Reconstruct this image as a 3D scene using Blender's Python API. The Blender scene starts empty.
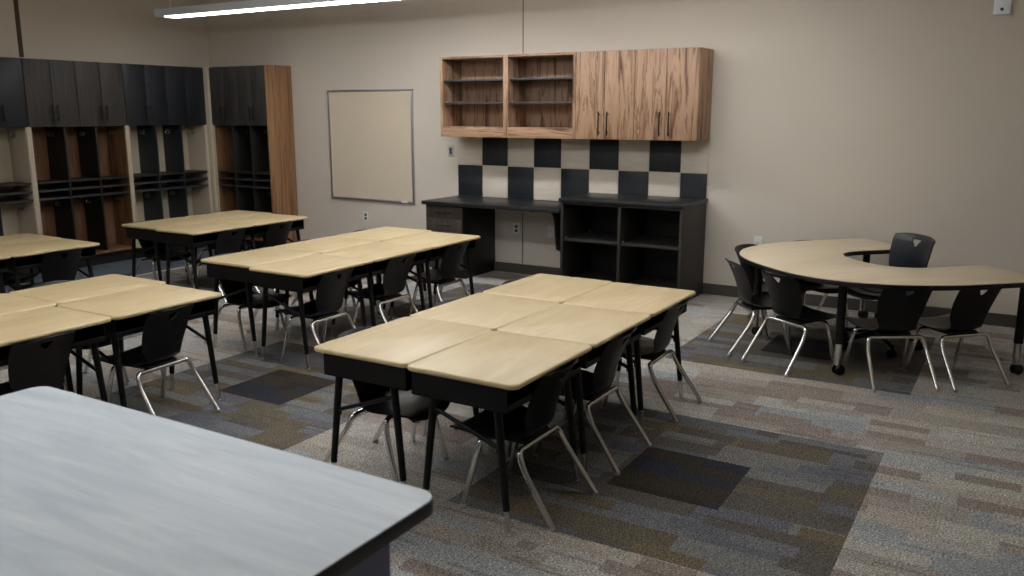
import bpy, bmesh, math, random
from mathutils import Vector, Matrix
random.seed(7)
PI = math.pi
scn = bpy.context.scene
COL = scn.collection

# ------------------------------------------------------------------ view
scn.view_settings.view_transform = 'Standard'
scn.view_settings.look = 'None'
scn.view_settings.gamma = 1.0
scn.view_settings.use_curve_mapping = False
scn.view_settings.exposure = 0.0

def s2l(c):
    c = c / 255.0
    return c / 12.92 if c <= 0.04045 else ((c + 0.055) / 1.055) ** 2.4
def RGB(r, g, b): return (s2l(r), s2l(g), s2l(b), 1.0)

# ------------------------------------------------------------------ node helper
class NT:
    def __init__(s, name):
        s.m = bpy.data.materials.new(name); s.m.use_nodes = True
        s.t = s.m.node_tree; s.n = s.t.nodes; s.l = s.t.links
        s.b = s.n['Principled BSDF']; s.out = s.n['Material Output']
    def put(s, inp, v):
        if isinstance(v, bpy.types.NodeSocket): s.l.new(v, inp)
        else: inp.default_value = v
    def math(s, op, a, b=None, c=None):
        n = s.n.new('ShaderNodeMath'); n.operation = op; s.put(n.inputs[0], a)
        if b is not None: s.put(n.inputs[1], b)
        if c is not None: s.put(n.inputs[2], c)
        return n.outputs[0]
    def coord(s, kind='Object'):
        return s.n.new('ShaderNodeTexCoord').outputs[kind]
    def mapping(s, vec, scale=(1, 1, 1), loc=(0, 0, 0), rot=(0, 0, 0)):
        n = s.n.new('ShaderNodeMapping'); s.l.new(vec, n.inputs['Vector'])
        s.put(n.inputs['Scale'], scale); s.put(n.inputs['Location'], loc); s.put(n.inputs['Rotation'], rot)
        return n.outputs[0]
    def sep(s, vec):
        n = s.n.new('ShaderNodeSeparateXYZ'); s.l.new(vec, n.inputs[0]); return n.outputs
    def comb(s, x, y, z=0.0):
        n = s.n.new('ShaderNodeCombineXYZ')
        for i, v in enumerate((x, y, z)): s.put(n.inputs[i], v)
        return n.outputs[0]
    def noise(s, vec, scale, detail=2, rough=0.5, dist=0.0):
        n = s.n.new('ShaderNodeTexNoise'); s.l.new(vec, n.inputs['Vector'])
        n.inputs['Scale'].default_value = scale; n.inputs['Detail'].default_value = detail
        n.inputs['Roughness'].default_value = rough; n.inputs['Distortion'].default_value = dist
        return n.outputs['Fac']
    def white(s, vec):
        n = s.n.new('ShaderNodeTexWhiteNoise'); n.noise_dimensions = '3D'; s.l.new(vec, n.inputs['Vector'])
        return n.outputs['Value']
    def ramp(s, fac, stops, interp='LINEAR'):
        n = s.n.new('ShaderNodeValToRGB'); s.put(n.inputs[0], fac); e = n.color_ramp
        e.interpolation = interp
        while len(e.elements) < len(stops): e.elements.new(0.5)
        for el, (p, c) in zip(e.elements, stops): el.position = p; el.color = c
        return n.outputs[0]
    def mix(s, fac, a, b, mode='MIX'):
        n = s.n.new('ShaderNodeMix'); n.data_type = 'RGBA'; n.blend_type = mode
        s.put(n.inputs[0], fac); s.put(n.inputs[6], a); s.put(n.inputs[7], b)
        return n.outputs[2]
    def bump(s, h, strength=0.2, dist=0.01):
        n = s.n.new('ShaderNodeBump'); s.l.new(h, n.inputs['Height'])
        n.inputs['Strength'].default_value = strength; n.inputs['Distance'].default_value = dist
        s.l.new(n.outputs[0], s.b.inputs['Normal'])
    def objrand(s):
        return s.n.new('ShaderNodeObjectInfo').outputs['Random']
    def fin(s, color=None, rough=0.5, metal=0.0, spec=0.5, coat=0.0, coat_rough=0.1):
        if color is not None: s.put(s.b.inputs['Base Color'], color)
        s.put(s.b.inputs['Roughness'], rough); s.put(s.b.inputs['Metallic'], metal)
        s.put(s.b.inputs['Specular IOR Level'], spec)
        s.put(s.b.inputs['Coat Weight'], coat); s.put(s.b.inputs['Coat Roughness'], coat_rough)
        return s.m

M = {}
def simple(key, c, rough=0.5, metal=0.0, spec=0.5, var=0.06, scale=8.0, bump=0.0, bscale=300):
    n = NT(key); v = n.coord()
    f = n.noise(v, scale, 3)
    a = tuple(x * (1 - var) for x in c[:3]) + (1,); b = tuple(min(1, x * (1 + var)) for x in c[:3]) + (1,)
    col = n.ramp(f, [(0.3, a), (0.7, b)])
    if bump: n.bump(n.noise(v, bscale, 2), bump, 0.001)
    M[key] = n.fin(col, rough, metal, spec)
simple('wall_paint', RGB(209, 200, 187), 0.85, spec=0.2, var=0.015, scale=1.5, bump=0.05, bscale=500)
simple('ceiling_white', RGB(226, 222, 214), 0.9, var=0.02, bump=0.1, bscale=80)
simple('baseboard_rubber', RGB(72, 68, 63), 0.6, var=0.04)
simple('groove_shade', RGB(80, 64, 50), 0.7)
simple('seam_dark', RGB(82, 72, 62), 0.8)
simple('black_plastic', RGB(6, 7, 9), 0.36, spec=0.25, var=0.05, scale=20, bump=0.12, bscale=900)
simple('black_metal', RGB(9, 9, 9), 0.45, spec=0.3, var=0.05, bump=0.05, bscale=700)
simple('blue_sheen_plastic', RGB(18, 23, 31), 0.38, spec=0.5, var=0.05, bump=0.1, bscale=900)
simple('chrome', (0.74, 0.73, 0.71, 1), 0.17, metal=1.0, var=0.03)
simple('dull_steel', (0.5, 0.5, 0.5, 1), 0.38, metal=1.0, var=0.05)
simple('rubber_black', RGB(20, 20, 20), 0.5)
simple('caster_black', RGB(14, 14, 15), 0.25)
simple('handle_black', RGB(22, 20, 19), 0.35, metal=0.3)
simple('counter_black', RGB(27, 29, 31), 0.40, spec=0.5, var=0.10, scale=60)
simple('cabinet_black', RGB(41, 37, 32), 0.55, var=0.08, scale=30)
simple('panel_dark', RGB(20, 19, 18), 0.55, var=0.08)
simple('cream_laminate', RGB(203, 190, 168), 0.55, var=0.02)
simple('tile_cream', RGB(203, 190, 170), 0.45, var=0.03, scale=20)
simple('navy_door', RGB(34, 38, 45), 0.42, spec=0.5, var=0.03)
simple('navy_panel', RGB(104, 108, 140), 0.5, var=0.03)
simple('edge_black', RGB(22, 22, 26), 0.4)
simple('tack_beige', RGB(214, 200, 178), 0.8, spec=0.2, var=0.02, scale=40, bump=0.1, bscale=600)
simple('alu', (0.50, 0.51, 0.53, 1), 0.34, metal=0.9, var=0.03)
simple('housing_white', RGB(232, 238, 246), 0.4, var=0.01)
simple('plate_grey', RGB(190, 190, 186), 0.4)
simple('plate_white', RGB(222, 222, 218), 0.4)
simple('slot_dark', RGB(70, 70, 70), 0.5)
simple('strip_metal', RGB(228, 228, 228), 0.4)
simple('shelf_grey', RGB(58, 57, 58), 0.45)

def maple(key, base, dark, light, rough=0.32, along='x', coat=0.35):
    n = NT(key); r = n.objrand()
    off = n.comb(n.math('MULTIPLY', r, 37.0), n.math('MULTIPLY', r, 91.0), 0.0)
    add = n.n.new('ShaderNodeVectorMath'); add.operation = 'ADD'; n.l.new(n.coord(), add.inputs[0]); n.l.new(off, add.inputs[1])
    sc = (1.2, 9, 9) if along == 'x' else (9, 1.2, 9)
    v = n.mapping(add.outputs[0], sc)
    a = n.noise(v, 1.6, 6, 0.62, 0.8)
    b = n.noise(n.mapping(add.outputs[0], (1, 1, 1)), 2.2, 3)
    col = n.ramp(a, [(0.25, dark), (0.5, base), (0.75, light)])
    col = n.mix(n.math('MULTIPLY', b, 0.35), col, light)
    n.bump(n.noise(v, 14, 3), 0.03, 0.001)
    rg = n.math('MULTIPLY_ADD', n.noise(add.outputs[0], 5, 3), 0.12, rough - 0.06)
    M[key] = n.fin(col, rg, 0, 0.5, coat, 0.25)
maple('desk_maple', RGB(208, 186, 142), RGB(192, 168, 123), RGB(221, 202, 162), 0.36, 'y', 0.08)
maple('table_maple', RGB(216, 198, 168), RGB(206, 186, 155), RGB(226, 211, 184), 0.42, 'x', 0.1)

def streaky(key, stops, scale=(14, 14, 0.9), sc=1.8, dist=1.2, rough=0.5, fine=0.35, fscale=(160, 160, 3), fcol=(0.0, 0.0, 0.0, 1)):
    n = NT(key); r = n.objrand()
    off = n.comb(n.math('MULTIPLY', r, 53.0), n.math('MULTIPLY', r, 17.0), n.math('MULTIPLY', r, 29.0))
    add = n.n.new('ShaderNodeVectorMath'); add.operation = 'ADD'; n.l.new(n.coord(), add.inputs[0]); n.l.new(off, add.inputs[1])
    v = n.mapping(add.outputs[0], scale)
    a = n.noise(v, sc, 5, 0.6, dist)
    col = n.ramp(a, stops)
    f = n.noise(n.mapping(add.outputs[0], fscale), 1.0, 3, 0.7)
    k = n.ramp(f, [(0.35, (1, 1, 1, 1)), (0.75, (0, 0, 0, 1))])
    col = n.mix(n.math('MULTIPLY', k, fine), col, fcol)
    n.bump(f, 0.05, 0.001)
    M[key] = n.fin(col, rough, 0, 0.4)
WALNUT = [(0.32, RGB(84, 56, 40)), (0.40, RGB(140, 105, 81)), (0.47, RGB(184, 149, 120)), (0.56, RGB(190, 156, 128)), (0.61, RGB(128, 92, 69)), (0.65, RGB(178, 143, 115)), (0.76, RGB(104, 72, 53))]
streaky('walnut', WALNUT, (7.5, 7.5, 0.7), 1.8, 1.1, 0.5, 0.30, (130, 130, 2.5), RGB(92, 62, 44))
streaky('walnut_horizontal', WALNUT, (0.7, 7.5, 7.5), 1.8, 1.1, 0.5, 0.30, (2.5, 130, 130), RGB(92, 62, 44))
REDWOOD = [(0.26, RGB(76, 50, 34)), (0.42, RGB(124, 88, 60)), (0.56, RGB(150, 110, 77)), (0.72, RGB(114, 79, 54)), (0.84, RGB(84, 56, 38))]
streaky('locker_wood', REDWOOD, (11, 11, 0.9), 1.7, 1.0, 0.5, 0.30, (130, 130, 2.5), RGB(70, 44, 30))
streaky('dark_oak', [(0.3, RGB(54, 51, 49)), (0.5, RGB(74, 70, 67)), (0.7, RGB(90, 86, 82))], (40, 40, 1.4), 1.4, 0.4, 0.5, 0.5, (200, 200, 4), RGB(34, 32, 31))
streaky('locker_dark', [(0.3, RGB(30, 29, 28)), (0.5, RGB(40, 38, 36)), (0.7, RGB(50, 47, 44))], (40, 40, 1.4), 1.4, 0.4, 0.5, 0.5, (200, 200, 4), RGB(22, 21, 20))
streaky('drawer_oak', [(0.3, RGB(60, 52, 47)), (0.5, RGB(84, 74, 67)), (0.7, RGB(104, 92, 84))], (40, 40, 1.4), 1.4, 0.4, 0.5, 0.5, (200, 200, 4), RGB(36, 32, 30))
streaky('tile_black', [(0.3, RGB(32, 37, 41)), (0.7, RGB(43, 49, 55))], (40, 40, 3), 1.4, 0.3, 0.45, 0.4, (220, 220, 6), RGB(28, 32, 36))
streaky('tile_cream_grain', [(0.3, RGB(216, 206, 190)), (0.7, RGB(232, 223, 208))], (3, 40, 40), 1.4, 0.3, 0.45, 0.2, (6, 220, 220), RGB(176, 160, 138))
streaky('white_wood', [(0.22, RGB(180, 190, 201)), (0.4, RGB(199, 209, 218)), (0.55, RGB(211, 220, 227)), (0.75, RGB(223, 230, 234))],
        (1.0, 7, 7), 1.5, 1.4, 0.42, 0.22, (3, 90, 90), RGB(160, 168, 178))

# emissive diffuser
def emis(key, c, s):
    n = NT(key); n.fin(RGB(235, 238, 242), 0.4)
    n.put(n.b.inputs['Emission Color'], c); n.put(n.b.inputs['Emission Strength'], s); M[key] = n.m
LIGHT_A, LIGHT_B, LIGHT_C, LIGHT_U, LIGHT_D, LIGHT_E = 9.0, 42.0, 13.8, 15.5, 11.0, 15.5
emis('diffuser_glow', (0.975, 0.985, 1.0, 1), LIGHT_A)
emis('diffuser_glow_bright', (0.975, 0.985, 1.0, 1), LIGHT_B)
emis('added_glow_room', (0.975, 0.985, 1.0, 1), LIGHT_C)
emis('added_glow_front', (0.975, 0.985, 1.0, 1), LIGHT_D)
emis('added_glow_counter', (0.975, 0.985, 1.0, 1), LIGHT_E)
emis('added_uplight_glow', (0.975, 0.985, 1.0, 1), LIGHT_U)

# carpet: woven tiles, 0.508 m grid, blocks of three by three darker tiles with a darkest centre
def carpet():
    n = NT('carpet_tiles'); P = n.coord(); x, y, _ = n.sep(P)
    T = 0.508
    ix = n.math('FLOOR', n.math('DIVIDE', n.math('ADD', x, 0.462), T))
    iy = n.math('FLOOR', n.math('DIVIDE', n.math('SUBTRACT', y, 3.288), T))
    a = n.math('FLOORED_MODULO', n.math('ADD', ix, 3.0), 5.0)
    b = n.math('FLOORED_MODULO', n.math('ADD', iy, 1.0), 5.0)
    dark = n.math('MULTIPLY', n.math('LESS_THAN', a, 2.5), n.math('LESS_THAN', b, 2.5))
    vd = n.math('MULTIPLY', n.math('COMPARE', a, 1.0, 0.1), n.math('COMPARE', b, 1.0, 0.1))
    tile = n.comb(ix, iy, 3.0)
    seed = n.math('MULTIPLY', n.white(tile), 0.0)
    def cells(h, w, sd):
        # jitter the row height so strips vary, and slide each row
        yy = n.math('ADD', y, 50.0 + sd)
        row = n.math('FLOOR', n.math('DIVIDE', yy, h))
        rr = n.white(n.comb(row, sd, 1.0))
        rw = n.math('MULTIPLY_ADD', rr, 0.7, 0.7)
        u = n.math('MULTIPLY', n.math('ADD', n.math('DIVIDE', x, w), n.math('MULTIPLY', rr, 17.3)), rw)
        cell = n.math('FLOOR', u)
        return n.white(n.comb(cell, row, sd))
    c1 = cells(T / 3.0, 0.50, 1.7); c2 = cells(T / 5.6, 0.34, 5.1); c3 = cells(T / 28, 0.22, 9.3)
    pick = n.mix(n.math('GREATER_THAN', c2, 0.66), n.comb(c1, c1, c1), n.comb(n.math('FRACT', n.math('MULTIPLY', c2, 23.0)), 0.0, 0.0))
    v = n.sep(pick)[0]
    light = n.ramp(v, [(0.0, RGB(138, 128, 121)), (0.13, RGB(165, 160, 154)), (0.36, RGB(151, 145, 138)), (0.50, RGB(157, 160, 161)),
                       (0.64, RGB(165, 157, 147)), (0.78, RGB(171, 168, 160)), (0.93, RGB(146, 150, 152))], 'CONSTANT')
    darkc = n.ramp(v, [(0.0, RGB(93, 89, 83)), (0.18, RGB(108, 109, 113)), (0.36, RGB(99, 92, 79)), (0.50, RGB(117, 117, 114)),
                       (0.64, RGB(99, 100, 107)), (0.78, RGB(108, 98, 80)), (0.90, RGB(89, 85, 81))], 'CONSTANT')
    blackc = n.ramp(v, [(0.0, RGB(52, 47, 43)), (0.35, RGB(50, 53, 62)), (0.7, RGB(60, 55, 48))], 'CONSTANT')
    col = n.mix(dark, light, darkc); col = n.mix(vd, col, blackc)
    # thin dark accent dashes
    dash = n.math('GREATER_THAN', c3, 0.965)
    col = n.mix(n.math('MULTIPLY', dash, 0.3), col, RGB(62, 58, 54))
    # far carpet by the lockers: blue grey planks
    by = n.math('FLOOR', n.math('DIVIDE', n.math('ADD', y, 40.0), 0.95)); 
    bx = n.math('FLOOR', n.math('DIVIDE', n.math('ADD', x, 40.0), 0.24))
    q = n.white(n.comb(bx, n.math('FLOOR', n.math('DIVIDE', n.math('ADD', n.math('MULTIPLY', bx, 0.37), n.math('ADD', y, 40.0)), 0.95)), 2.0))
    blue = n.ramp(q, [(0, RGB(84, 92, 102)), (0.35, RGB(112, 120, 130)), (0.7, RGB(98, 106, 116))], 'CONSTANT')
    blue = n.mix(n.math('MULTIPLY', n.noise(n.mapping(P, (1, 4, 1)), 6, 4, 0.7), 0.5), blue, RGB(70, 76, 86))
    col = n.mix(n.math('LESS_THAN', x, -7.64), col, blue)
    fib = n.noise(n.mapping(P, (1.0, 1.3, 1)), 115, 2, 0.7)
    k = n.ramp(fib, [(0.36, (0.38, 0.38, 0.39, 1)), (0.5, (0.95, 0.95, 0.95, 1)), (0.64, (1.95, 1.93, 1.9, 1))])
    col = n.mix(1.0, col, k, 'MULTIPLY')
    soft = n.noise(P, 22, 3, 0.6)
    col = n.mix(1.0, col, n.ramp(soft, [(0.3, (0.86, 0.86, 0.86, 1)), (0.7, (1.12, 1.12, 1.12, 1))]), 'MULTIPLY')
    n.bump(n.noise(P, 220, 2, 0.7), 0.5, 0.003)
    M['carpet'] = n.fin(col, 0.95, 0, 0.1)
carpet()

# ------------------------------------------------------------------ mesh helpers
class MB:
    def __init__(s): s.bm = bmesh.new()
    def add(s, verts, faces):
        vs = [s.bm.verts.new(v) for v in verts]
        for f in faces:
            try: s.bm.faces.new([vs[i] for i in f])
            except ValueError: pass
        return vs
    def box(s, x0, x1, y0, y1, z0, z1, bv=0.0):
        if x0 > x1: x0, x1 = x1, x0
        if y0 > y1: y0, y1 = y1, y0
        if z0 > z1: z0, z1 = z1, z0
        vs = s.add([(x, y, z) for z in (z0, z1) for (x, y) in ((x0, y0), (x1, y0), (x1, y1), (x0, y1))],
                   [(3, 2, 1, 0), (4, 5, 6, 7), (0, 1, 5, 4), (1, 2, 6, 5), (2, 3, 7, 6), (3, 0, 4, 7)])
        if bv > 0:
            es = set(e for v in vs for e in v.link_edges)
            bmesh.ops.bevel(s.bm, geom=list(es), offset=bv, segments=2, profile=0.5, affect='EDGES')
        return s
    def tube(s, pts, r, seg=12, caps=True):
        pts = [Vector(p) for p in pts]; n = len(pts)
        rs = r if isinstance(r, (list, tuple)) else [r] * n
        tans = []
        for i in range(n):
            a = pts[max(0, i - 1)]; b = pts[min(n - 1, i + 1)]; tans.append((b - a).normalized())
        t = tans[0]; up = Vector((0, 0, 1)) if abs(t.z) < 0.9 else Vector((1, 0, 0))
        nrm = t.cross(up).normalized(); rings = []
        for i in range(n):
            t = tans[i]; nrm = (nrm - t * nrm.dot(t)).normalized(); bn = t.cross(nrm)
            rings.append([s.bm.verts.new(pts[i] + (nrm * math.cos(2 * PI * k / seg) + bn * math.sin(2 * PI * k / seg)) * rs[i]) for k in range(seg)])
        for i in range(n - 1):
            for k in range(seg):
                s.bm.faces.new((rings[i][k], rings[i][(k + 1) % seg], rings[i + 1][(k + 1) % seg], rings[i + 1][k]))
        if caps:
            s.bm.faces.new(list(reversed(rings[0]))); s.bm.faces.new(rings[-1])
        return s
    def lathe(s, prof, c=(0, 0, 0), axis='z', seg=20):
        rings = []
        for (r, h) in prof:
            ring = []
            for k in range(seg):
                a = 2 * PI * k / seg; u, v = r * math.cos(a), r * math.sin(a)
                p = {'z': (u, v, h), 'x': (h, u, v), 'y': (v, h, u)}[axis]
                ring.append(s.bm.verts.new((p[0] + c[0], p[1] + c[1], p[2] + c[2])))
            rings.append(ring)
        for i in range(len(rings) - 1):
            for k in range(seg):
                s.bm.faces.new((rings[i][k], rings[i][(k + 1) % seg], rings[i + 1][(k + 1) % seg], rings[i + 1][k]))
        s.bm.faces.new(list(reversed(rings[0]))); s.bm.faces.new(rings[-1])
        return s
    def slab(s, outline, z0, z1, rnd=0.0, seg=4):
        # closed outline (CCW), rounded top and bottom edge
        n = len(outline); P = [Vector((p[0], p[1])) for p in outline]; N = []
        for i in range(n):
            e1 = (P[i] - P[i - 1]); e2 = (P[(i + 1) % n] - P[i]); d = (e1.normalized() + e2.normalized())
            if d.length < 1e-6: d = e2
            d.normalize(); N.append(Vector((d.y, -d.x)))
        rows = []
        if rnd <= 0: rows = [(0, z0), (0, z1)]
        else:
            for k in range(seg + 1):
                a = PI / 2 * k / seg; rows.append((rnd * (1 - math.sin(a)), z0 + rnd * (1 - math.cos(a))))
            for k in range(seg + 1):
                a = PI / 2 * k / seg; rows.append((rnd * (1 - math.cos(a)), z1 - rnd * (1 - math.sin(a))))
        rings = [[s.bm.verts.new((P[i].x - N[i].x * ins, P[i].y - N[i].y * ins, z)) for i in range(n)] for ins, z in rows]
        for a, b in zip(rings[:-1], rings[1:]):
            for i in range(n):
                s.bm.faces.new((a[i], a[(i + 1) % n], b[(i + 1) % n], b[i]))
        s.bm.faces.new(list(reversed(rings[0]))); s.bm.faces.new(rings[-1])
        return s
    def xform(s, mat):
        bmesh.ops.transform(s.bm, matrix=mat, verts=s.bm.verts[:]); return s
    def build(s, name, mat, parent=None, smooth=True, ang=38, mods=None):
        bmesh.ops.remove_doubles(s.bm, verts=s.bm.verts[:], dist=1e-6)
        bmesh.ops.recalc_face_normals(s.bm, faces=s.bm.faces[:])
        me = bpy.data.meshes.new(name); s.bm.to_mesh(me); s.bm.free()
        if smooth:
            me.polygons.foreach_set('use_smooth', [True] * len(me.polygons)); me.set_sharp_from_angle(angle=math.radians(ang))
        for m_ in (mat if isinstance(mat, (list, tuple)) else [mat]): me.materials.append(M[m_])
        o = bpy.data.objects.new(name, me); COL.objects.link(o)
        if parent is not None: o.parent = parent
        return o

def rrect(x0, x1, y0, y1, r, seg=6):
    out = []
    for cx, cy, a0 in ((x1 - r, y0 + r, -PI / 2), (x1 - r, y1 - r, 0), (x0 + r, y1 - r, PI / 2), (x0 + r, y0 + r, PI)):
        for k in range(seg + 1):
            a = a0 + PI / 2 * k / seg; out.append((cx + r * math.cos(a), cy + r * math.sin(a)))
    return out
def fillet(pts, r, seg=6):
    pts = [Vector(p) for p in pts]; out = [pts[0]]
    for i in range(1, len(pts) - 1):
        a, b, c = pts[i - 1], pts[i], pts[i + 1]
        rr = min(r, (a - b).length * 0.49, (c - b).length * 0.49)
        p = b + (a - b).normalized() * rr; q = b + (c - b).normalized() * rr
        for k in range(seg + 1):
            t = k / seg; out.append(p * (1 - t) ** 2 + b * 2 * t * (1 - t) + q * t * t)
    out.append(pts[-1]); return out
def thing(name, label, cat, loc=(0, 0, 0), rz=0.0, group=None):
    o = bpy.data.objects.new(name, None); COL.objects.link(o); o.empty_display_size = 0.1
    o.location = loc; o.rotation_euler = (0, 0, rz); o['label'] = label; o['category'] = cat
    if group: o['group'] = group
    return o
def tag(o, label, cat, group=None):
    o['label'] = label; o['category'] = cat
    if group: o['group'] = group
    return o
def struct(name, mb, mat, smooth=False):
    o = mb.build(name, mat, None, smooth); o['kind'] = 'structure'; return o
def copy_tree(o, parent=None):
    c = o.copy(); COL.objects.link(c)
    if parent is not None: c.parent = parent
    for ch in [k for k in SRC_CHILDREN[o.name]]: copy_tree(ch, c)
    return c
SRC_CHILDREN = {}
def index_tree(o):
    SRC_CHILDREN[o.name] = list(o.children)
    for c in o.children: index_tree(c)

# ------------------------------------------------------------------ room shell
XL, XR, YB, YF, ZC = -8.86, 2.4, 7.49, -2.6, 3.05
struct('floor', MB().box(XL - .1, XR + .1, YF - .1, YB + .1, -0.1, 0), 'carpet')
struct('ceiling', MB().box(XL - .1, XR + .1, YF - .1, YB + .1, ZC, ZC + .1), 'ceiling_white')
struct('wall_back', MB().box(XL - .1, XR + .1, YB, YB + .1, 0, ZC), 'wall_paint')
struct('wall_left', MB().box(XL - .1, XL, YF - .1, YB, 0, ZC), 'wall_paint')
struct('wall_right', MB().box(XR, XR + .1, YF - .1, YB, 0, ZC), 'wall_paint')
struct('wall_front', MB().box(XL, XR, YF - .1, YF, 0, ZC), 'wall_paint')
struct('baseboard_back', MB().box(-7.46, XR, YB - .012, YB, 0, .098, .003), 'baseboard_rubber')
struct('baseboard_right', MB().box(XR - .012, XR, YF, YB - .012, 0, .098, .003), 'baseboard_rubber')
struct('groove_shade_strip', MB().box(XL, XL + .006, 5.115, 5.16, 2.15, ZC), 'groove_shade')  # flat dark strip, the shade of a wall groove put in as colour
struct('trim_2', MB().box(-4.364, -4.356, YB - .003, YB, 2.16, ZC), 'seam_dark')
struct('trim_3', MB().box(-4.364, -4.356, YB - .003, YB, .098, .73), 'seam_dark')
struct('trim_4', MB().box(-7.665, -7.635, YF, 7.1, 0, .006, .002), 'strip_metal')

# ------------------------------------------------------------------ wall cabinets
def bar_handle(parent, x, z0, z1, yf, ax='x'):
    """bar pull on a door whose front is at yf (facing -Y) or xf (facing +X)"""
    mb = MB(); d = 0.032
    if ax == 'x':
        mb.tube([(x, yf - d, z0), (x, yf - d, z1)], 0.006, 10)
        for z in (z0 + .025, z1 - .025): mb.tube([(x, yf - d, z), (x, yf + .001, z)], 0.005, 8)
    else:
        mb.tube([(yf + d, x, z0), (yf + d, x, z1)], 0.006, 10)
        for z in (z0 + .025, z1 - .025): mb.tube([(yf + d, x, z), (yf - .001, x, z)], 0.005, 8)
    return mb.build('handle', 'handle_black', parent)

def doors(parent, xs, z0, z1, yf, mat, hz0, hz1, inset=.042):
    for i, (a, b) in enumerate(xs):
        d = MB().box(a + .0025, b - .0025, yf, yf + .019, z0, z1, .0015).build('door', mat, parent)
        hx = b - inset if i % 2 == 0 else a + inset
        bar_handle(d, hx, hz0, hz1, yf)

ZB, ZT, YU = 1.386, 2.158, 7.14
# open shelf units
XS = [(-5.112, -4.35), (-4.35, -3.605)]
for i, (a, b) in enumerate(XS):
    t = thing('open_wall_shelf', ['walnut open wall shelf unit at the left end of the upper cabinet run',
                                  'walnut open wall shelf unit between the other shelf unit and the cabinet doors'][i], 'shelf unit', ((a + b) / 2, YB, ZB), 0, 'open walnut shelf units on the back wall')
    a -= t.location.x; b -= t.location.x; y0 = YU - YB; h = ZT - ZB
    MB().box(a, a + .028, y0, -.002, 0, h, .001).build('side_panel', 'walnut', t)
    MB().box(b - .028, b, y0, -.002, 0, h, .001).build('side_panel', 'walnut', t)
    MB().box(a + .028, b - .028, y0, -.002, h - .022, h, .001).build('top_panel', 'walnut_horizontal', t)
    MB().box(a + .028, b - .028, y0 + .002, -.002, .08, .098, .001).build('bottom_panel', 'walnut_horizontal', t)
    MB().box(a + .028, b - .028, y0, y0 + .019, 0, .098, .001).build('front_rail', 'walnut_horizontal', t)
    MB().box(a + .028, b - .028, -.012, -.002, .098, h - .022).build('back_panel', 'walnut', t)
    for z in (.315, .535):
        sh = MB().box(a + .031, b - .031, y0 + .02, -.014, z, z + .02, .002).build('shelf', 'shelf_grey', t)
        mb = MB()
        for px in (a + .05, b - .035):
            for py in (y0 + .05, -.07): mb.tube([(px - .006, py, z + .024), (px + .006, py, z + .024)], .006, 8)
        mb.build('shelf_clip', 'dull_steel', sh)
XD = [(-3.605, -3.03), (-3.03, -2.448)]
for i, (a, b) in enumerate(XD):
    t = thing('wall_cabinet', ['walnut two-door wall cabinet next to the open shelves', 'walnut two-door wall cabinet at the right end of the upper run'][i],
              'cabinet', ((a + b) / 2, YB, ZB), 0, 'walnut wall cabinets with doors')
    cx = t.location.x; a -= cx; b -= cx; y0 = YU - YB; h = ZT - ZB
    MB().box(a, b, y0 + .021, -.002, 0, h, .0015).build('body', 'walnut', t)
    doors(t, [(a, (a + b) / 2), ((a + b) / 2, b)], .002, h - .002, y0, 'walnut', .035, .245)

# ------------------------------------------------------------------ checker backsplash
bt = thing('backsplash', 'checkerboard backsplash of black and cream square panels above the black counters', 'backsplash', (-3.8, YB, .77))
TX = [-5.14 + .3045 * k for k in range(9)] + [-2.452]
g = MB().box(TX[0] - .006 + 3.8, TX[-1] + .008 + 3.8, -.006, -.0005, .0, .61).build('backing', 'cream_laminate', bt)
for row in range(2):
    for k in range(9):
        z0, z1 = ((.322, .613) if row == 0 else (.0, .316))
        blk = (k % 2 == 1) if row == 0 else (k % 2 == 0)
        MB().box(TX[k] + .0035 + 3.8, TX[k + 1] - .0035 + 3.8, -.014, -.006, z0, z1, .001).build('tile', 'tile_black' if blk else 'tile_cream_grain', bt)

# ------------------------------------------------------------------ low desk counter
t = thing('desk_counter', 'lower black counter with drawer pedestal left of the open bookcase', 'counter', (-4.4, YB, 0))
ox = 4.4
def bx(x0, x1, y0, y1, z0, z1, bv=.002): return MB().box(x0 + ox, x1 + ox, y0 - YB, y1 - YB, z0, z1, bv)
bx(-5.145, -3.602, 6.835, YB - .002, .73, .766, .004).build('countertop', 'counter_black', t)
bx(-5.125, -4.69, 6.90, YB - .002, .09, .73).build('pedestal', 'panel_dark', t)
bx(-5.115, -4.70, 6.95, YB - .01, .0, .09).build('toe_kick', 'panel_dark', t)
for z0, z1 in ((.598, .722), (.47, .594), (.10, .466)):
    d = bx(-5.123, -4.692, 6.88, 6.899, z0, z1, .0015).build('drawer', 'drawer_oak', t)
    mb = MB(); zc = (z0 + z1) / 2 if z1 - z0 < .2 else z1 - .06
    mb.tube([(-4.975 + ox, 6.85 - YB, zc), (-4.80 + ox, 6.85 - YB, zc)], .005, 8)
    for x in (-4.955, -4.82): mb.tube([(x + ox, 6.85 - YB, zc), (x + ox, 6.881 - YB, zc)], .004, 8)
    mb.build('handle', 'handle_black', d)
prof = [(7.486, .729), (6.93, .729), (6.93, .712), (7.10, .704), (7.25, .69), (7.33, .665), (7.375, .62), (7.40, .55), (7.44, .29), (7.486, .27)]
mb = MB(); vs = [(-3.95 + ox, p[0] - YB, p[1]) for p in prof] + [(-3.925 + ox, p[0] - YB, p[1]) for p in prof]; n = len(prof)
mb.add(vs, [tuple(range(n))[::-1], tuple(range(n, 2 * n))] + [(i, (i + 1) % n, n + (i + 1) % n, n + i) for i in range(n)])
mb.build('support_bracket', 'panel_dark', t, False)

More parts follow.
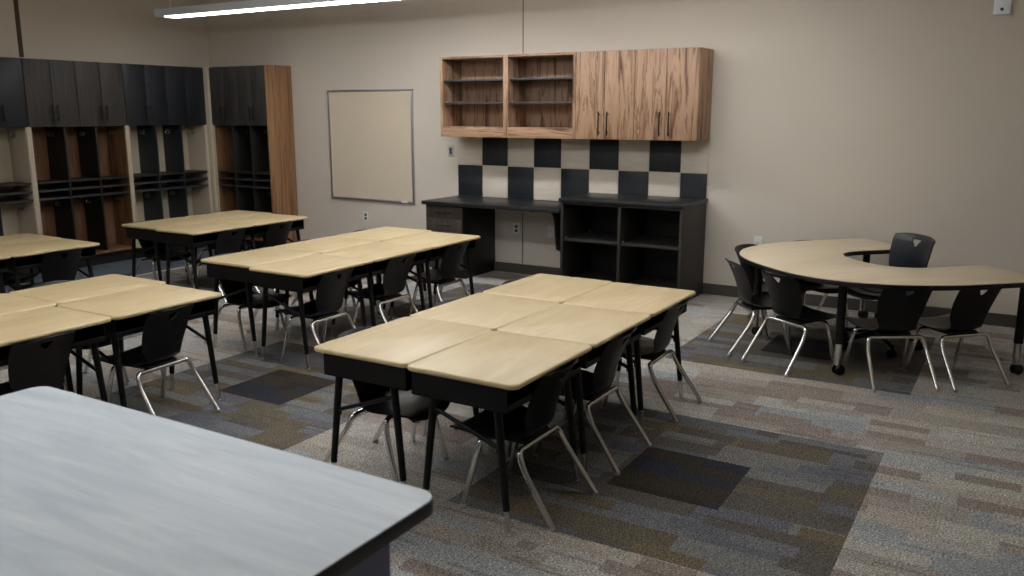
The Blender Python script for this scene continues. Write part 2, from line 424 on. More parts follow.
# ------------------------------------------------------------------ open bookcase
t = thing('open_bookcase', 'black open bookcase with four compartments at the right of the counter', 'bookcase', (-3.02, YB, 0)); ox = 3.02
bx(-3.608, -2.436, 6.835, YB - .002, .838, .869, .004).build('countertop', 'counter_black', t)
bx(-3.598, -3.572, 6.86, YB - .016, .0, .838).build('side_panel', 'cabinet_black', t)
bx(-2.472, -2.446, 6.86, YB - .016, .0, .838).build('side_panel', 'cabinet_black', t)
bx(-3.036, -3.008, 6.86, YB - .016, .09, .838).build('divider', 'cabinet_black', t)
bx(-3.572, -2.472, 7.46, YB - .016, .09, .838, 0).build('back_panel', 'panel_dark', t)
for a, b in ((-3.572, -3.036), (-3.008, -2.472)):
    bx(a, b, 6.86, 7.46, .09, .112).build('bottom_panel', 'cabinet_black', t)
    sh = bx(a, b, 6.875, 7.455, .478, .50).build('shelf', 'cabinet_black', t)
    mb = MB()
    for x in (a + .008, b - .008):
        for y in (6.90, 7.40): mb.box(x - .008 + ox, x + .008 + ox, y - YB, y + .015 - YB, .50, .515, .001)
    mb.build('shelf_clip', 'dull_steel', sh)
bx(-3.572, -2.472, 6.93, 6.95, .0, .09).build('toe_kick', 'panel_dark', t)
bx(-3.572, -2.472, 6.86, 6.88, .815, .838).build('top_rail', 'cabinet_black', t)

# ------------------------------------------------------------------ tackboard, switch, outlets, plate
t = thing('tackboard', 'square beige board in a slim silver frame on the back wall', 'board', (-6.316, YB, .645))
hw, hh = .60, 1.226
MB().box(-hw + .012, hw - .012, -.016, -.001, .012, hh - .012).build('board_surface', 'tack_beige', t)
mb = MB()
mb.box(-hw, hw, -.024, -.001, 0, .022, .003).box(-hw, hw, -.024, -.001, hh - .022, hh, .003)
mb.box(-hw, -hw + .022, -.024, -.001, .022, hh - .022, .003).box(hw - .022, hw, -.024, -.001, .022, hh - .022, .003)
mb.build('frame', 'alu', t)
MB().box(hw - .17, hw - .09, -.03, -.022, .001, .026, .002).build('clip', 'plate_white', t)

def outlet(x, z, label, switch=False, single=False):
    t = thing('light_switch' if switch else 'wall_outlet', label, 'switch' if switch else 'outlet', (x, YB, z), 0, None if switch else 'wall outlets')
    w, h = .037, .06
    MB().box(-w, w, -.006, -.0005, -h, h, .002).build('cover_plate', 'plate_white' if not switch else 'plate_grey', t)
    if switch:
        MB().box(-.017, .017, -.009, -.0055, -.034, .034, .002).build('rocker', 'slot_dark', t)
    else:
        for s in ((-.021, .021) if not single else (0,)):
            r = MB().box(-.0165, .0165, -.009, -.0055, s - .0145, s + .0145, .003).build('receptacle', 'slot_dark' if not single else 'plate_white', t)
            MB().box(-.008, -.005, -.0095, -.0088, s - .002, s + .008).box(.005, .008, -.0095, -.0088, s - .002, s + .008).build('slot', 'panel_dark', r, False)
outlet(-5.235, 1.226, 'light switch on the back wall beside the upper shelves', True)
outlet(-6.426, .461, 'white outlet on the wall below the silver framed board')
outlet(-4.433, .461, 'left outlet under the lower counter beside the wall seam')
outlet(-4.033, .463, 'white outlet beside the counter bracket under the counter', single=True)
outlet(-1.973, .505, 'white outlet on the wall behind the left end of the horseshoe table', single=True)
t = thing('wall_bracket', 'narrow white metal bracket plate high on the back wall at right', 'bracket', (-.291, YB, 2.33))
MB().box(-.055, .055, -.03, -.0005, 0, .68, .003).build('plate', 'housing_white', t)
MB().lathe([(.012, -.036), (.012, -.0295)], (0, 0, .035), 'y', 12).build('screw', 'slot_dark', t)

# ------------------------------------------------------------------ lockers
def hook(parent, x, y, z, d):
    """double coat hook fixed on a vertical face; d = outward unit vector (2D)"""
    mb = MB(); dx, dy = d
    def P(o, s, zz): return (x + dx * o - dy * s, y + dy * o + dx * s, z + zz)
    mb.tube([P(.0, 0, .012), P(.004, 0, .012)], .011, 10); mb.tube([P(.0, 0, -.012), P(.004, 0, -.012)], .011, 10)
    for s in (-1, 1):
        mb.tube(fillet([P(.003, 0, -.01), P(.02, s * .012, -.022), P(.036, s * .026, -.012), P(.036, s * .030, .006)], .012, 4), .0045, 8)
    mb.tube(fillet([P(.003, 0, .01), P(.028, 0, .012), P(.045, 0, .032)], .015, 4), .0045, 8)
    return mb.build('coat_hook', 'chrome', parent)

def locker(name, label, loc, rz, W, ncol, Wd, doormat, back, side_l, side_r, divm, inner_r, endpanel=None, D=.345, hooks=True):
    """local frame: x along the wall (0..W), y = 0 at wall, front at y = -D (faces -y). rz turns it."""
    t = thing(name, label, 'locker unit', loc, rz, 'open lockers with cabinet doors above')
    z0, z1, zt = .15, 1.49, 2.146
    tk = .022
    MB().box(0, tk, -D, -.003, z0 - .02, z1, .001).build('side_panel', side_l, t)
    MB().box(W - tk, W, -D, -.003, z0 - .02, z1, .001).build('side_panel', side_r, t)
    if inner_r:
        MB().box(W - tk - .006, W - tk, -D + .012, -.015, z0, z1, 0).build('lining', inner_r, t)
        MB().box(tk, tk + .006, -D + .012, -.015, z0, z1, 0).build('lining', inner_r if divm != 'dark_oak' else 'locker_wood', t)
    MB().box(tk, W - tk, -.015, -.003, z0, z1, 0).build('back_panel', back, t)
    MB().box(tk, W - tk, -D, -.003, .125, z0, .001).build('base_shelf', 'locker_wood' if back != 'cream_laminate' else 'cream_laminate', t)
    MB().box(tk, W - tk, -D + .07, -.003, 0, .125, 0).build('toe_kick', 'panel_dark', t)
    MB().box(0, W, -D + .021, -.003, z1, zt - .004, 0).build('upper_box', 'panel_dark', t)
    MB().box(0, W, -D - .001, -.003, zt - .004, zt + .004, .001).build('top_cap', 'cream_laminate', t)
    cw = (W - 2 * tk) / ncol
    divs = [tk + cw * k for k in range(1, ncol)]
    for x in divs:
        d = MB().box(x - .009, x + .009, -D + .004, -.015, z0, z1, .001).build('divider', divm, t)
    for z in (.748, .832, .915):
        MB().box(tk + .007, W - tk - .007, -D + .008, -.016, z, z + .018, .001).build('shelf', 'shelf_grey' if z < .9 else 'cabinet_black', t)
    if hooks:
        for x in [v - .009 for v in divs] + [W - tk - (.006 if inner_r else 0)]:
            for z in (1.40, .68): hook(t, x, -D * .42, z, (-1, 0))
    dw = W / Wd
    doors(t, [(dw * k, dw * (k + 1)) for k in range(Wd)], 1.48, zt - .006, -D - .003, doormat, 1.53, 1.70, .03)
    return t
# left wall units: local x -> world -Y? rz = +90deg: local x -> +Y, local -y -> +X
RZ = PI / 2
locker('locker_unit', 'locker unit with navy doors cut by the left edge of the photo', (XL, 3.84, 0), RZ, 1.09, 3, 4, 'navy_door', 'cream_laminate', 'cream_laminate', 'cream_laminate', 'tile_black', 'cream_laminate')
locker('locker_unit', 'locker unit with grey woodgrain doors and brown wood cubbies, second from left edge', (XL, 4.932, 0), RZ, 1.086, 3, 4, 'dark_oak', 'locker_wood', 'cream_laminate', 'cream_laminate', 'panel_dark', 'locker_wood')
locker('locker_unit', 'locker unit with navy doors and cream cubbies next to the room corner', (XL, 6.02, 0), RZ, 1.07, 3, 4, 'navy_door', 'cream_laminate', 'cream_laminate', 'cream_laminate', 'tile_black', 'cream_laminate')
# corner filler
tag(MB().box(XL + .005, -8.455, 7.092, YB - .002, 0, 2.146, .002).build('filler_panel', 'cream_laminate'), 'narrow cream filler panel in the corner between the two locker runs', 'panel')
# back wall unit: local x -> world +X mirrored so that the linings seen face +X
def back_locker():
    W = .965; X0 = -8.445; D = .372
    t = thing('locker_unit', 'locker unit with brown woodgrain end panel standing against the back wall', 'locker unit', (X0, YB, 0), 0, 'open lockers with cabinet doors above')
    z0, z1, zt, tk = .15, 1.478, 2.146, .022
    MB().box(0, tk, -D, -.003, 0, zt, .001).build('side_panel', 'cream_laminate', t)
    MB().box(tk, tk + .006, -D + .01, -.015, z0, z1, 0).build('lining', 'locker_wood', t)
    MB().box(W - .03, W, -D - .018, -.003, 0, zt + .004, .001).build('end_panel', 'walnut_end', t)
    MB().box(tk, W - .03, -.015, -.003, z0, z1, 0).build('back_panel', 'dark_oak', t)
    MB().box(tk, W - .03, -D, -.003, .125, z0, .001).build('base_shelf', 'locker_wood', t)
    MB().box(tk, W - .03, -D + .07, -.003, 0, .125, 0).build('toe_kick', 'panel_dark', t)
    MB().box(tk, W - .03, -D + .021, -.003, z1, zt, 0).build('upper_box', 'panel_dark', t)
    cw = (W - .03 - tk) / 3; divs = [tk + cw, tk + 2 * cw]
    for x in divs: MB().box(x - .009, x + .009, -D + .004, -.015, z0, z1, .001).build('divider', 'locker_dark', t)
    for z in (.748, .832, .915):
        MB().box(tk + .007, W - .031, -D + .008, -.016, z, z + .018, .001).build('shelf', 'shelf_grey' if z < .9 else 'cabinet_black', t)
    for x in [tk + .006] + [v + .009 for v in divs]:
        for z in (1.40, .68): hook(t, x, -D * .42, z, (1, 0))
    dw = (W - .03) / 4
    doors(t, [(dw * k, dw * (k + 1)) for k in range(4)], 1.474, zt - .006, -D - .003, 'dark_oak', 1.53, 1.70, .03)
ENDW = [(0.26, RGB(104, 70, 46)), (0.42, RGB(152, 112, 78)), (0.56, RGB(178, 138, 100)), (0.72, RGB(140, 102, 70)), (0.84, RGB(104, 72, 48))]
streaky('walnut_end', ENDW, (15, 15, 0.7), 1.7, 1.0, 0.5, 0.30, (130, 130, 2.5), RGB(80, 52, 38))
back_locker()

# ------------------------------------------------------------------ pendant light rows, the out-of-view ones added as fill light
def pendant(label, x0, nseg, yc, z, strength_mat, L=1.20, gap=.04, up=True, drop=.008):
    Wd = nseg * (L + gap) + .22
    t = thing('pendant_light', label, 'light', (x0, yc, z), 0, 'linear pendant lights')
    hw = .095
    mb = MB()
    mb.box(0, Wd, -hw, -hw + .018, 0, .075, .003).box(0, Wd, hw - .018, hw, 0, .075, .003).box(0, Wd, -hw + .018, hw - .018, .03, .075, 0)
    mb.box(0, .10, -hw + .018, hw - .018, .002, .03, 0).box(Wd - .10, Wd, -hw + .018, hw - .018, .002, .03, 0)
    mb.build('housing', 'housing_white', t)
    for k in range(nseg):
        a = .12 + k * (L + gap)
        MB().slab(rrect(a, a + L, -hw + .024, hw - .022, .01, 3), -drop, .028, .006, 3).build('diffuser', strength_mat if not isinstance(strength_mat, list) else strength_mat[k], t)
    if up: MB().box(.15, Wd - .15, -.05, .05, .0755, .083, .001).build('added_uplight', 'added_uplight_glow', t)  # upward glow added to brighten the ceiling and walls
    for k in range(nseg + 1):
        x = min(max(.14, .11 + k * (L + gap)), Wd - .14)
        MB().tube([(x, 0, .075), (x, 0, ZC - z - .02)], .0065, 8).build('suspension_rod', 'housing_white', t)
        MB().lathe([(.03, ZC - z - .022), (.03, ZC - z - .001)], (x, 0, 0), 'z', 14).build('canopy', 'housing_white', t)
pendant('white linear pendant light hanging near the back wall at top left of the photo', -7.98, 3, 6.17, 2.6, ['diffuser_glow', 'diffuser_glow', 'diffuser_glow_bright'], up=False)
pendant('added unseen linear fill light over the black counters, just above the frame', -4.05, 2, 6.17, 2.6, 'added_glow_counter')  # unseen lamp, added to wash the back wall with light
pendant('added unseen linear fill light above the middle desk block, above the frame', -5.7, 4, 3.75, 2.66, 'added_glow_room', drop=.05)  # unseen lamp, added; its deep lens throws light sideways onto the walls
pendant('added unseen linear fill light above the foreground table, outside the frame', -6.8, 4, .9, 2.66, 'added_glow_front', drop=.05)  # unseen lamp, added to light the near end of the room

# ------------------------------------------------------------------ student desk (local: user side +x, width along y, origin at centre on the floor)
DW, DD, DH = .3355, .261, .635     # half width (y), half depth (x), top height
def make_desk():
    t = thing('student_desk', '-', 'desk', (0, 0, 0), 0, 'student desks in pushed-together blocks')
    MB().slab(rrect(-DD, DD, -DW, DW, .035, 6), DH - .022, DH, .0105, 4).build('desktop', 'desk_maple', t)
    # open-front book box
    x0, x1, y0, y1, z0, z1, w = -DD + .02, DD - .052, -DW + .022, DW - .022, .512, DH - .022, .004
    mb = MB()
    mb.box(x0, x1, y0, y0 + w, z0, z1).box(x0, x1, y1 - w, y1, z0, z1).box(x0, x0 + w, y0, y1, z0, z1).box(x0, x1, y0, y1, z0, z0 + w, .0)
    mb.box(x1 - w, x1, y0, y1, z0, z0 + .022).tube([(x1 - .002, y0, z0 + .024), (x1 - .002, y1, z0 + .024)], .004, 8)
    mb.box(x1 - w, x1, y0, y1, z1 - .014, z1)
    mb.build('book_box', 'black_metal', t)
    top = lambda sx, sy: Vector((sx * .150, sy * .283, .514)); foot = lambda sx, sy: Vector((sx * .206, sy * .295, .0))
    for sx in (-1, 1):
        for sy in (-1, 1):
            a, b = top(sx, sy), foot(sx, sy); f = lambda z: a + (b - a) * ((.514 - z) / .514)
            lg = MB().tube([f(.513), f(.105)], [.0172, .0145], 12).build('leg', 'black_metal', t)
            mb = MB().tube([f(.12), f(.010)], .0120, 10)
            mb.lathe([(.0, .0), (.011, .0), (.014, .004), (.013, .011), (.006, .014)], (b.x, b.y, 0), 'z', 12)
            o = mb.build('leg_extension', 'chrome', lg)
    for sy in (-1, 1):
        fa = lambda sx, z: top(sx, sy) + (foot(sx, sy) - top(sx, sy)) * ((.514 - z) / .514)
        p = fa(-1, .465); q = fa(1, .35); d = (q - p).normalized()
        mb = MB().tube([p + d * .006, q - d * .006], [.0095, .0095], 10)
        mb.box(q.x - .02, q.x + .003, q.y - .006, q.y + .006, q.z - .018, q.z + .006)
        mb.box(p.x - .003, p.x + .02, p.y - .006, p.y + .006, p.z - .018, p.z + .006)
        mb.build('brace', 'black_metal', t)
    return t

# ------------------------------------------------------------------ classroom chair (local: faces +y, rear feet on y = 0)
def chair_shell(k=1.0):
    prof = [(.520, .296), (.517, .312), (.503, .325), (.470, .331), (.42, .328), (.36, .323), (.30, .318), (.25, .316), (.21, .318), (.18, .326), (.160, .344),
            (.149, .368), (.141, .40), (.131, .44), (.118, .48), (.102, .52), (.085, .556), (.070, .586), (.055, .608), (.042, .622), (.032, .629)]
    half = [.150, .172, .184, .192, .195, .194, .188, .172, .146, .122, .112, .117, .128, .137, .143, .147, .149, .150, .150, .147, .134]
    # densify
    P = [(Vector((0, y, z)), h) for (y, z), h in zip(prof, half)]
    rows = []
    SUB = 4
    def cr(p0, p1, p2, p3, t): return .5 * ((2 * p1) + (p2 - p0) * t + (2 * p0 - 5 * p1 + 4 * p2 - p3) * t * t + (3 * p1 - p0 - 3 * p2 + p3) * t ** 3)
    for i in range(len(P) - 1):
        q = [P[max(0, i - 1)], P[i], P[i + 1], P[min(len(P) - 1, i + 2)]]
        for s in range(SUB):
            t = s / SUB
            rows.append((cr(q[0][0], q[1][0], q[2][0], q[3][0], t), cr(q[0][1], q[1][1], q[2][1], q[3][1], t), (i + t)))
    rows.append((P[-1][0], P[-1][1], len(P) - 1.0))
    return rows
NC = 30
def shell_part(rows, kind, k=1.0):
    seat = kind == 'seat'
    SPL = 10.5
    sel = [r for r in rows if (r[2] <= SPL if seat else r[2] >= SPL - .3)]
    bm = bmesh.new(); grid = []; info = {}
    for p, h, idx in sel:
        row = []
        for j in range(NC + 1):
            u = -1 + 2 * j / NC
            x = h * u
            if idx < 9: lift = (.016 * abs(u) ** 2.6, 0.0)                       # seat: raised sides
            else:
                w = min(1, (idx - 9) / 3); lift = (.016 * (1 - w) * abs(u) ** 2.6, w * .028 * abs(u) ** 2)
            z = p.z + lift[0]; y = p.y + lift[1]
            if idx > 18.5: z -= .012 * abs(u) ** 4 * (idx - 18.5) / 1.5
            if idx < 2: y -= .03 * abs(u) ** 3; 
            v = bm.verts.new((x, y, z)); info[v] = (x, z); row.append(v)
        grid.append(row)
    # hand hole: inverted rounded triangle
    tri = [(-.036, .602), (.036, .602), (.008, .562), (-.008, .562)]
    def inside(x, z):
        c = False; n = len(tri)
        for i in range(n):
            x0, z0 = tri[i]; x1, z1 = tri[(i + 1) % n]
            if (z0 > z) != (z1 > z) and x < (x1 - x0) * (z - z0) / (z1 - z0) + x0: c = not c
        return c
    for a, b in zip(grid[:-1], grid[1:]):
        for j in range(NC):
            q = (a[j], a[j + 1], b[j + 1], b[j])
            if not seat:
                cx = sum(info[v][0] for v in q) / 4; cz = sum(info[v][1] for v in q) / 4
                if inside(cx, cz): continue
            bm.faces.new(q)
    if not seat:
        loop = [v for v in bm.verts if v.link_edges and any(len(e.link_faces) == 1 for e in v.link_edges) and abs(v.co.x) < .05 and .55 < v.co.z < .612]
        for v in loop:
            best = None
            for i in range(len(tri)):
                A = Vector(tri[i]); B = Vector(tri[(i + 1) % len(tri)]); Pv = Vector((v.co.x, v.co.z)); d = B - A
                t = max(.08, min(.92, (Pv - A).dot(d) / d.dot(d))); q = A + d * t
                if best is None or (q - Pv).length < best[0]: best = ((q - Pv).length, q)
            q = best[1]; dz = q.y - v.co.z; v.co.x = q.x; v.co.z = q.y; v.co.y -= dz * .5
    for v in [v for v in bm.verts if not v.link_faces]: bm.verts.remove(v)
    bmesh.ops.recalc_face_normals(bm, faces=bm.faces[:])
    bm.normal_update()
    # thickness
    bmesh.ops.solidify(bm, geom=bm.faces[:], thickness=.007)
    mb = MB(); mb.bm.free(); mb.bm = bm
    if not seat:
        # raised rib arcs on the rear face of the back
        def back_y(z, x):
            best = min(sel, key=lambda r: abs(r[0].z - z)); h = best[1]; w = 1.0
            return best[0].y + .028 * (x / h) ** 2
        for zc, amp, wd, rr in ((.455, .022, .124, .0022),):
            pts = []
            for j in range(21):
                u = -1 + 2 * j / 20; x = wd * u; z = zc + amp * u * u; pts.append((x, back_y(z, x) - .0045, z))
            mb.tube(pts, rr, 6)
        for zc, amp, wd in ((.50, .026, .105),):
            for j in range(19):
                u = -1 + 2 * j / 18; x = wd * u; z = zc + amp * u * u; y = back_y(z, x) - .005
                mb.box(x - .0016, x + .0016, y - .0012, y + .003, z - .004, z + .004)
        for j in range(-9, 10):
            x = j * .0105
            pts = [(x, back_y(z, x) - .0038, z) for z in (.36, .38, .40, .42, .44)]
            mb.tube(pts, .0009, 4)
    return mb

def make_chair(name='classroom_chair', shellmat='black_plastic'):
    t = thing(name, '-', 'chair', (0, 0, 0))
    rows = chair_shell()
    shell_part(rows, 'seat').build('seat', shellmat, t, ang=60)
    shell_part(rows, 'back').build('backrest', shellmat, t, ang=50)
    MB().box(-.10, .10, .18, .40, .292, .312, .004).build('seat_support', 'black_metal', t)
    # rear inverted-U tube: crossbar + two legs, the same in front
    MB().tube([(-.115, .175, .288), (.115, .175, .288)], .0125, 12).build('crossbar', 'chrome', t)
    MB().tube([(-.115, .36, .300), (.115, .36, .300)], .0125, 12).build('crossbar', 'chrome', t)
    for s in (-1, 1):
        for yb, zb, yk, zk, yf, xk, xf in ((.175, .288, .145, .240, .0, .178, .193), (.36, .300, .372, .250, .43, .176, .190)):
            pts = fillet([(s * .115, yb, zb), (s * (xk - .012), yb, zb), (s * (xk + .002), yk, zk - .02), (s * xf, yf, .012)], .06, 7)
            lg = MB().tube(pts, .0125, 12).build('leg', 'chrome', t)
            MB().lathe([(.006, .0), (.012, .0), (.0135, .004), (.013, .011), (.008, .016)], (s * xf, yf, 0), 'z', 12).build('foot_glide', 'dull_steel', lg)
    return t

desk0 = make_desk(); index_tree(desk0)
chair0 = make_chair(); index_tree(chair0)
used = {'desk': False, 'chair': False}
def put(kind, x, y, rz, label, group):
    src = desk0 if kind == 'desk' else chair0
    if not used[kind]: o = src; used[kind] = True
    else: o = copy_tree(src)
    o.location = (x, y, 0); o.rotation_euler = (0, 0, rz); o['label'] = label; o['group'] = group
    return o

# blocks: x of right edge, middle, left edge; start y's
KD = .9755
def block(bname, XRt, XM, XLf, rowsR, rowsL, labR, labL):
    for y, lb in zip(rowsR, labR):
        put('desk', ((XRt + XM) / 2 + .001) * KD + random.uniform(-.002, .002), (y + .343) * KD, random.uniform(-.004, .004), lb, 'desks of the ' + bname)
    for y, lb in zip(rowsL, labL):
        put('desk', ((XM + XLf) / 2 - .001) * KD + random.uniform(-.002, .002), (y + .343) * KD, PI + random.uniform(-.004, .004), lb, 'desks of the ' + bname)
RW = .692
def rws(y, n): return [y + RW * k for k in range(n)]
block('front centre block', -1.592, -2.110, -2.655, rws(2.672, 3), rws(2.690, 3),
      ['maple-topped desk at the near right corner of the front centre block', 'middle desk on the right side of the front centre block', 'desk at the far right corner of the front centre block, nearest the bookcase'],
      ['maple-topped desk at the near left corner of the front centre block', 'middle desk on the left side of the front centre block', 'desk at the far left corner of the front centre block'])
block('middle block', -3.885, -4.42, -4.985, rws(3.925, 3), rws(3.985, 3),
      ['desk at the near right corner of the middle block', 'centre desk on the right side of the middle block', 'far right desk of the middle block, nearest the lower counter'],
      ['desk at the near left corner of the middle block', 'centre desk on the left side of the middle block', 'far left desk of the middle block below the framed board'])
block('left front block', -3.885, -4.45, -4.995, [2.60, 1.90], [2.65, 1.955],
      ['far right desk of the left front block behind the white table', 'near right desk of the left front block, cut by the left edge'],
      ['far left desk of the left front block', 'near left desk of the left front block, cut by the left edge'])
block('far left block', -6.26, -6.80, -7.34, [3.42, 2.72], [3.44],
      ['right desk at the end of the far left block', 'desk sliver at the left edge of the photo in the far left block'],
      ['left desk at the end of the far left block, nearest the lockers'])
block('locker side block', -6.085, -6.635, -7.165, [4.86, 5.555], [4.90, 5.60],
      ['near right desk of the block by the corner lockers', 'far right desk of the block by the corner lockers'],
      ['near left desk of the block by the corner lockers', 'far left desk of the block by the corner lockers'])

# chairs: rim sits about .06 ahead of the rear feet; facing -X => rz = +90deg ; facing +X => rz = -90deg
def chR(xr, y, lb, grp, a=0): put('chair', xr + .058, y, PI / 2 + math.radians(a), lb, grp)
def chL(xr, y, lb, grp, a=0): put('chair', xr - .058, y, -PI / 2 + math.radians(a), lb, grp)
G = 'chairs at the '
chR(-1.53, 2.967, 'black chair with chrome legs at the nearest right seat of the front centre block', G + 'front centre block', 0)
chR(-1.532, 3.595, 'black chair at the middle right seat of the front centre block', G + 'front centre block', 0)
chR(-1.54, 4.378, 'black chair at the far right seat of the front centre block', G + 'front centre block', 0)
chL(-2.625, 2.95, 'black chair at the nearest left seat of the front centre block', G + 'front centre block', 1)
chL(-2.612, 3.67, 'black chair whose rim shows at the middle left seat of the front centre block', G + 'front centre block')
chL(-2.612, 4.36, 'black chair whose rim shows at the far left seat of the front centre block', G + 'front centre block')
chR(-3.768, 4.125, 'black chair at the nearest right seat of the middle block', G + 'middle block', 0)
chR(-3.765, 4.80, 'black chair at the centre right seat of the middle block', G + 'middle block')
chR(-3.765, 5.50, 'black chair at the far right seat of the middle block near the drawers', G + 'middle block')
chL(-4.885, 4.17, 'black chair at the nearest left seat of the middle block', G + 'middle block', -3)
chL(-4.885, 4.93, 'black chair tucked at the centre left seat of the middle block', G + 'middle block')
chL(-4.885, 5.62, 'black chair tucked at the far left seat of the middle block', G + 'middle block')
chR(-3.772, 2.85, 'black chair at the right side of the left front block, chrome legs in full view', G + 'left front block', 4)
chR(-3.775, 2.16, 'black chair at the left front block, just above the white table edge', G + 'left front block')
chL(-4.96, 2.90, 'black chair behind the left front block, only its rim showing', G + 'left front block')
chR(-6.085, 3.69, 'black chair at the right side of the far left block', G + 'far left block')
chL(-7.22, 3.68, 'black chair on the locker side of the far left block', G + 'far left block')
chR(-5.91, 5.14, 'black chair at the nearer right seat of the block by the corner lockers', G + 'locker side block')
chR(-5.90, 5.70, 'black chair at the farther right seat of the block by the corner lockers', G + 'locker side block')
chL(-7.05, 5.08, 'black chair at the nearer left seat of the block by the corner lockers', G + 'locker side block')
chL(-7.05, 5.78, 'black chair at the farther left seat of the block by the corner lockers', G + 'locker side block')
# horseshoe table chairs, from rear feet mid point and facing direction
def chF(x, y, fx, fy, lb): put('chair', x, y, math.atan2(fy, fx) - PI / 2, lb, 'chairs around the horseshoe table')
chF(-.495, 5.381, -.553, .833, 'black chair at the front of the horseshoe table, back turned to the camera')
chF(-.108, 5.66, -.722, .691, 'rightmost black chair at the horseshoe table')
chF(-1.34, 5.41, .51, .86, 'black chair at the left front of the horseshoe table, third from the right')
chF(-1.74, 5.745, .79, .61, 'leftmost black chair at the horseshoe table, seen from its side')
chF(-1.87, 6.52, .95, -.3, 'black chair behind the left end of the horseshoe table, only its rim above it')
chF(-1.51, 7.01, .70, -.71, 'black chair between the horseshoe table and the back wall')

# ------------------------------------------------------------------ horseshoe table
TZ = .63
c45 = math.sqrt(.5)
HX = lambda u, v: ((u - v) * c45, (u + v) * c45)
u0, v0 = 4.12, 5.055
cx, cy = HX(u0, v0)
t = thing('horseshoe_table', 'maple horseshoe-shaped table with black edge on casters at right', 'table', (cx, cy, 0), PI / 4)
R_, A_, END, SW, SB, EX = .915, 1.13, .31, .36, .40, 2.55
def horseshoe(ins=0.0):
    pts = []
    r, a, e = R_ - ins, A_ - ins, END - ins; sw, sb = SW + ins, SB + ins
    pts += [(e, -r + .0)] if False else []
    # outer boundary from right arm end, around the back (u negative), to left arm end ; CCW with u=x, v=y
    outer = []
    N = 56
    for k in range(N + 1):
        th = PI / 2 + PI * k / N     # from (0,+r) around to (0,-r)
        c, s_ = math.cos(th), math.sin(th)
        outer.append((a * math.copysign(abs(c) ** (2 / EX), c), r * math.copysign(abs(s_) ** (2 / EX), s_)))
    def corner(cx_, cy_, rr, a0, a1, k=5): return [(cx_ + rr * math.cos(a0 + (a1 - a0) * i / k), cy_ + rr * math.sin(a0 + (a1 - a0) * i / k)) for i in range(k + 1)]
    q = .03
    L = outer
    L += corner(e - q, -r + q, q, -PI / 2, 0)
    L += corner(e - q, -sw - q, q, 0, PI / 2)
    inner = []
    for k in range(25):
        th = -PI / 2 - PI * k / 24
        c, s_ = math.cos(th), math.sin(th)
        inner.append(((sb - .1) * math.copysign(abs(c) ** .85, c) - .1, sw * math.copysign(abs(s_) ** .85, s_)))
    L += inner
    L += corner(e - q, sw + q, q, -PI / 2, 0)
    L += corner(e - q, r - q, q, 0, PI / 2)
    return L
MB().slab(horseshoe(.003), TZ - .006, TZ, .002, 2).build('tabletop', 'table_maple', t)
MB().slab(horseshoe(0), TZ - .034, TZ - .005, .003, 2).build('edge_band', 'edge_black', t)
def hleg(u, v):
    x, y = u, v
    lg = MB().tube([(x, y, TZ - .035), (x, y, .205)], .027, 16).box(x - .05, x + .05, y - .05, y + .05, TZ - .042, TZ - .034, .002).build('leg', 'black_metal', t)
    MB().tube([(x, y, .22), (x, y, .068)], .022, 16).build('leg_extension', 'chrome', lg)
    mb = MB()
    for s in (-1, 1): mb.lathe([(.0, s * .006), (.026, s * .006), (.034, s * .010), (.035, s * .020), (.030, s * .026), (.0, s * .028)], (x + .012, y, .035), 'y', 20)
    mb.tube([(x, y, .075), (x + .006, y, .05)], .012, 10).box(x - .006, x + .03, y - .008, y + .008, .03, .062, .003)
    mb.build('caster', 'caster_black', lg)
for u, v in ((-.865, -.51), (-.865, .49), (.235, -.777), (.235, .76)): hleg(u, v)

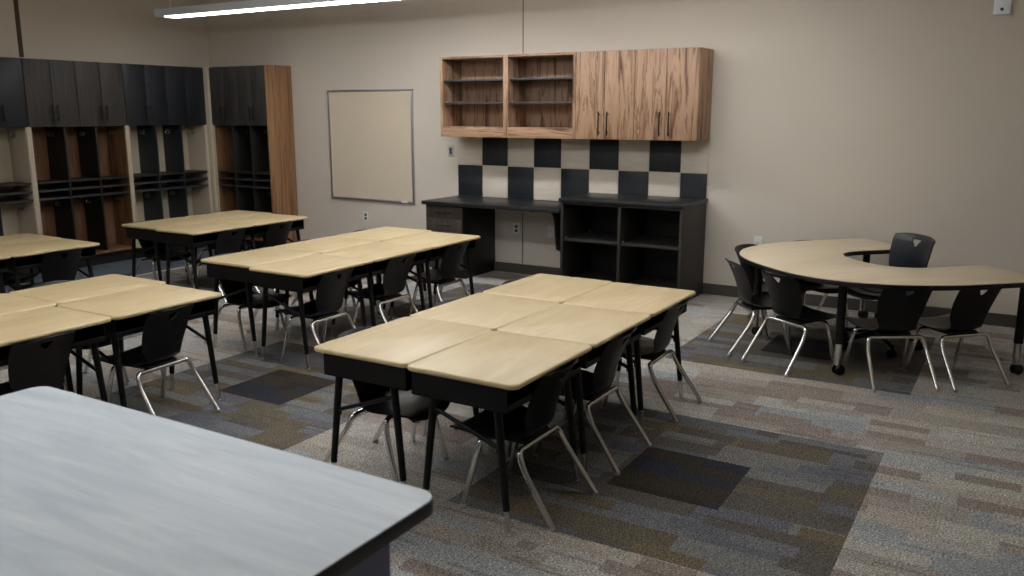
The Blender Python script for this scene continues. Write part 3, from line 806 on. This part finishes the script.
# ------------------------------------------------------------------ teacher chair
def teacher_chair():
    bxx, byy = HX(4.16, 5.05)
    t = thing('task_chair', 'taller navy-black shell chair with caster base inside the horseshoe table opening', 'chair', (*HX(3.92, 5.05), 0), math.radians(45 + 90))
    # faces -u direction : local +y -> -u  => rz = 135deg
    rows = chair_shell(); S = 1.26
    sh = Matrix.Identity(4); sh[1][2] = .24
    mt = Matrix.Translation((0, -.51, 0)) @ sh @ Matrix.Diagonal((1.32, 1.2, 1.262, 1))
    for kind, nm in (('seat', 'seat'), ('back', 'backrest')):
        mb = shell_part(rows, kind); mb.xform(mt); mb.build(nm, 'blue_sheen_plastic', t, ang=55)
    MB().box(-.11, .11, -.12, .12, .40, .425, .004).build('seat_plate', 'black_metal', t)
    MB().tube([(0, 0, .10), (0, 0, .25)], .028, 16).tube([(0, 0, .25), (0, 0, .41)], .016, 16).build('gas_lift', 'black_metal', t)
    mb = MB()
    for k in range(5):
        a = 2 * PI * k / 5 + .35
        mb.tube([(.02 * math.cos(a), .02 * math.sin(a), .11), (.27 * math.cos(a), .27 * math.sin(a), .075)], [.024, .014], 10)
    mb.lathe([(.035, .08), (.04, .09), (.035, .13)], (0, 0, 0), 'z', 16).build('star_base', 'black_plastic', t)
    for k in range(5):
        a = 2 * PI * k / 5 + .35; x, y = .27 * math.cos(a), .27 * math.sin(a)
        mb = MB()
        for s in (-1, 1): mb.lathe([(.0, s * .004), (.024, s * .005), (.029, s * .012), (.027, s * .022), (.0, s * .024)], (x, y, .03), 'y', 16)
        mb.tube([(x, y, .03), (x, y, .08)], .007, 8).build('caster', 'caster_black', t)
teacher_chair()

# ------------------------------------------------------------------ white table in the foreground
t = thing('work_table', 'large white woodgrain table with black edge in the foreground', 'table', (-1.91, 1.06, 0))
ol = rrect(-.775, .815, -.52, .445, .05, 8)
MB().slab(ol, .7575, .76, .001, 1).build('tabletop', 'white_wood', t)
MB().slab(rrect(-.777, .817, -.522, .447, .052, 8), .722, .7575, .003, 2).build('edge_band', 'edge_black', t)
mb = MB().box(-.71, .71, -.46, .385, .0, .722, .004)
mb.build('pedestal', 'navy_panel', t)

# ------------------------------------------------------------------ camera
cam = bpy.data.cameras.new('camera'); co = bpy.data.objects.new('camera', cam); COL.objects.link(co)
co.location = (0, 0, 1.63); co.rotation_euler = (PI / 2 - 0.202852, 0, 0.5397333)
cam.sensor_width = 36; cam.lens = 856.87 / 1024 * 36; cam.clip_start = .05
cam.dof.use_dof = True; cam.dof.focus_distance = 5.0; cam.dof.aperture_fstop = 3.2
scn.camera = co
w = bpy.data.worlds.new('world'); scn.world = w; w.use_nodes = True
w.node_tree.nodes['Background'].inputs[0].default_value = (.05, .05, .05, 1)
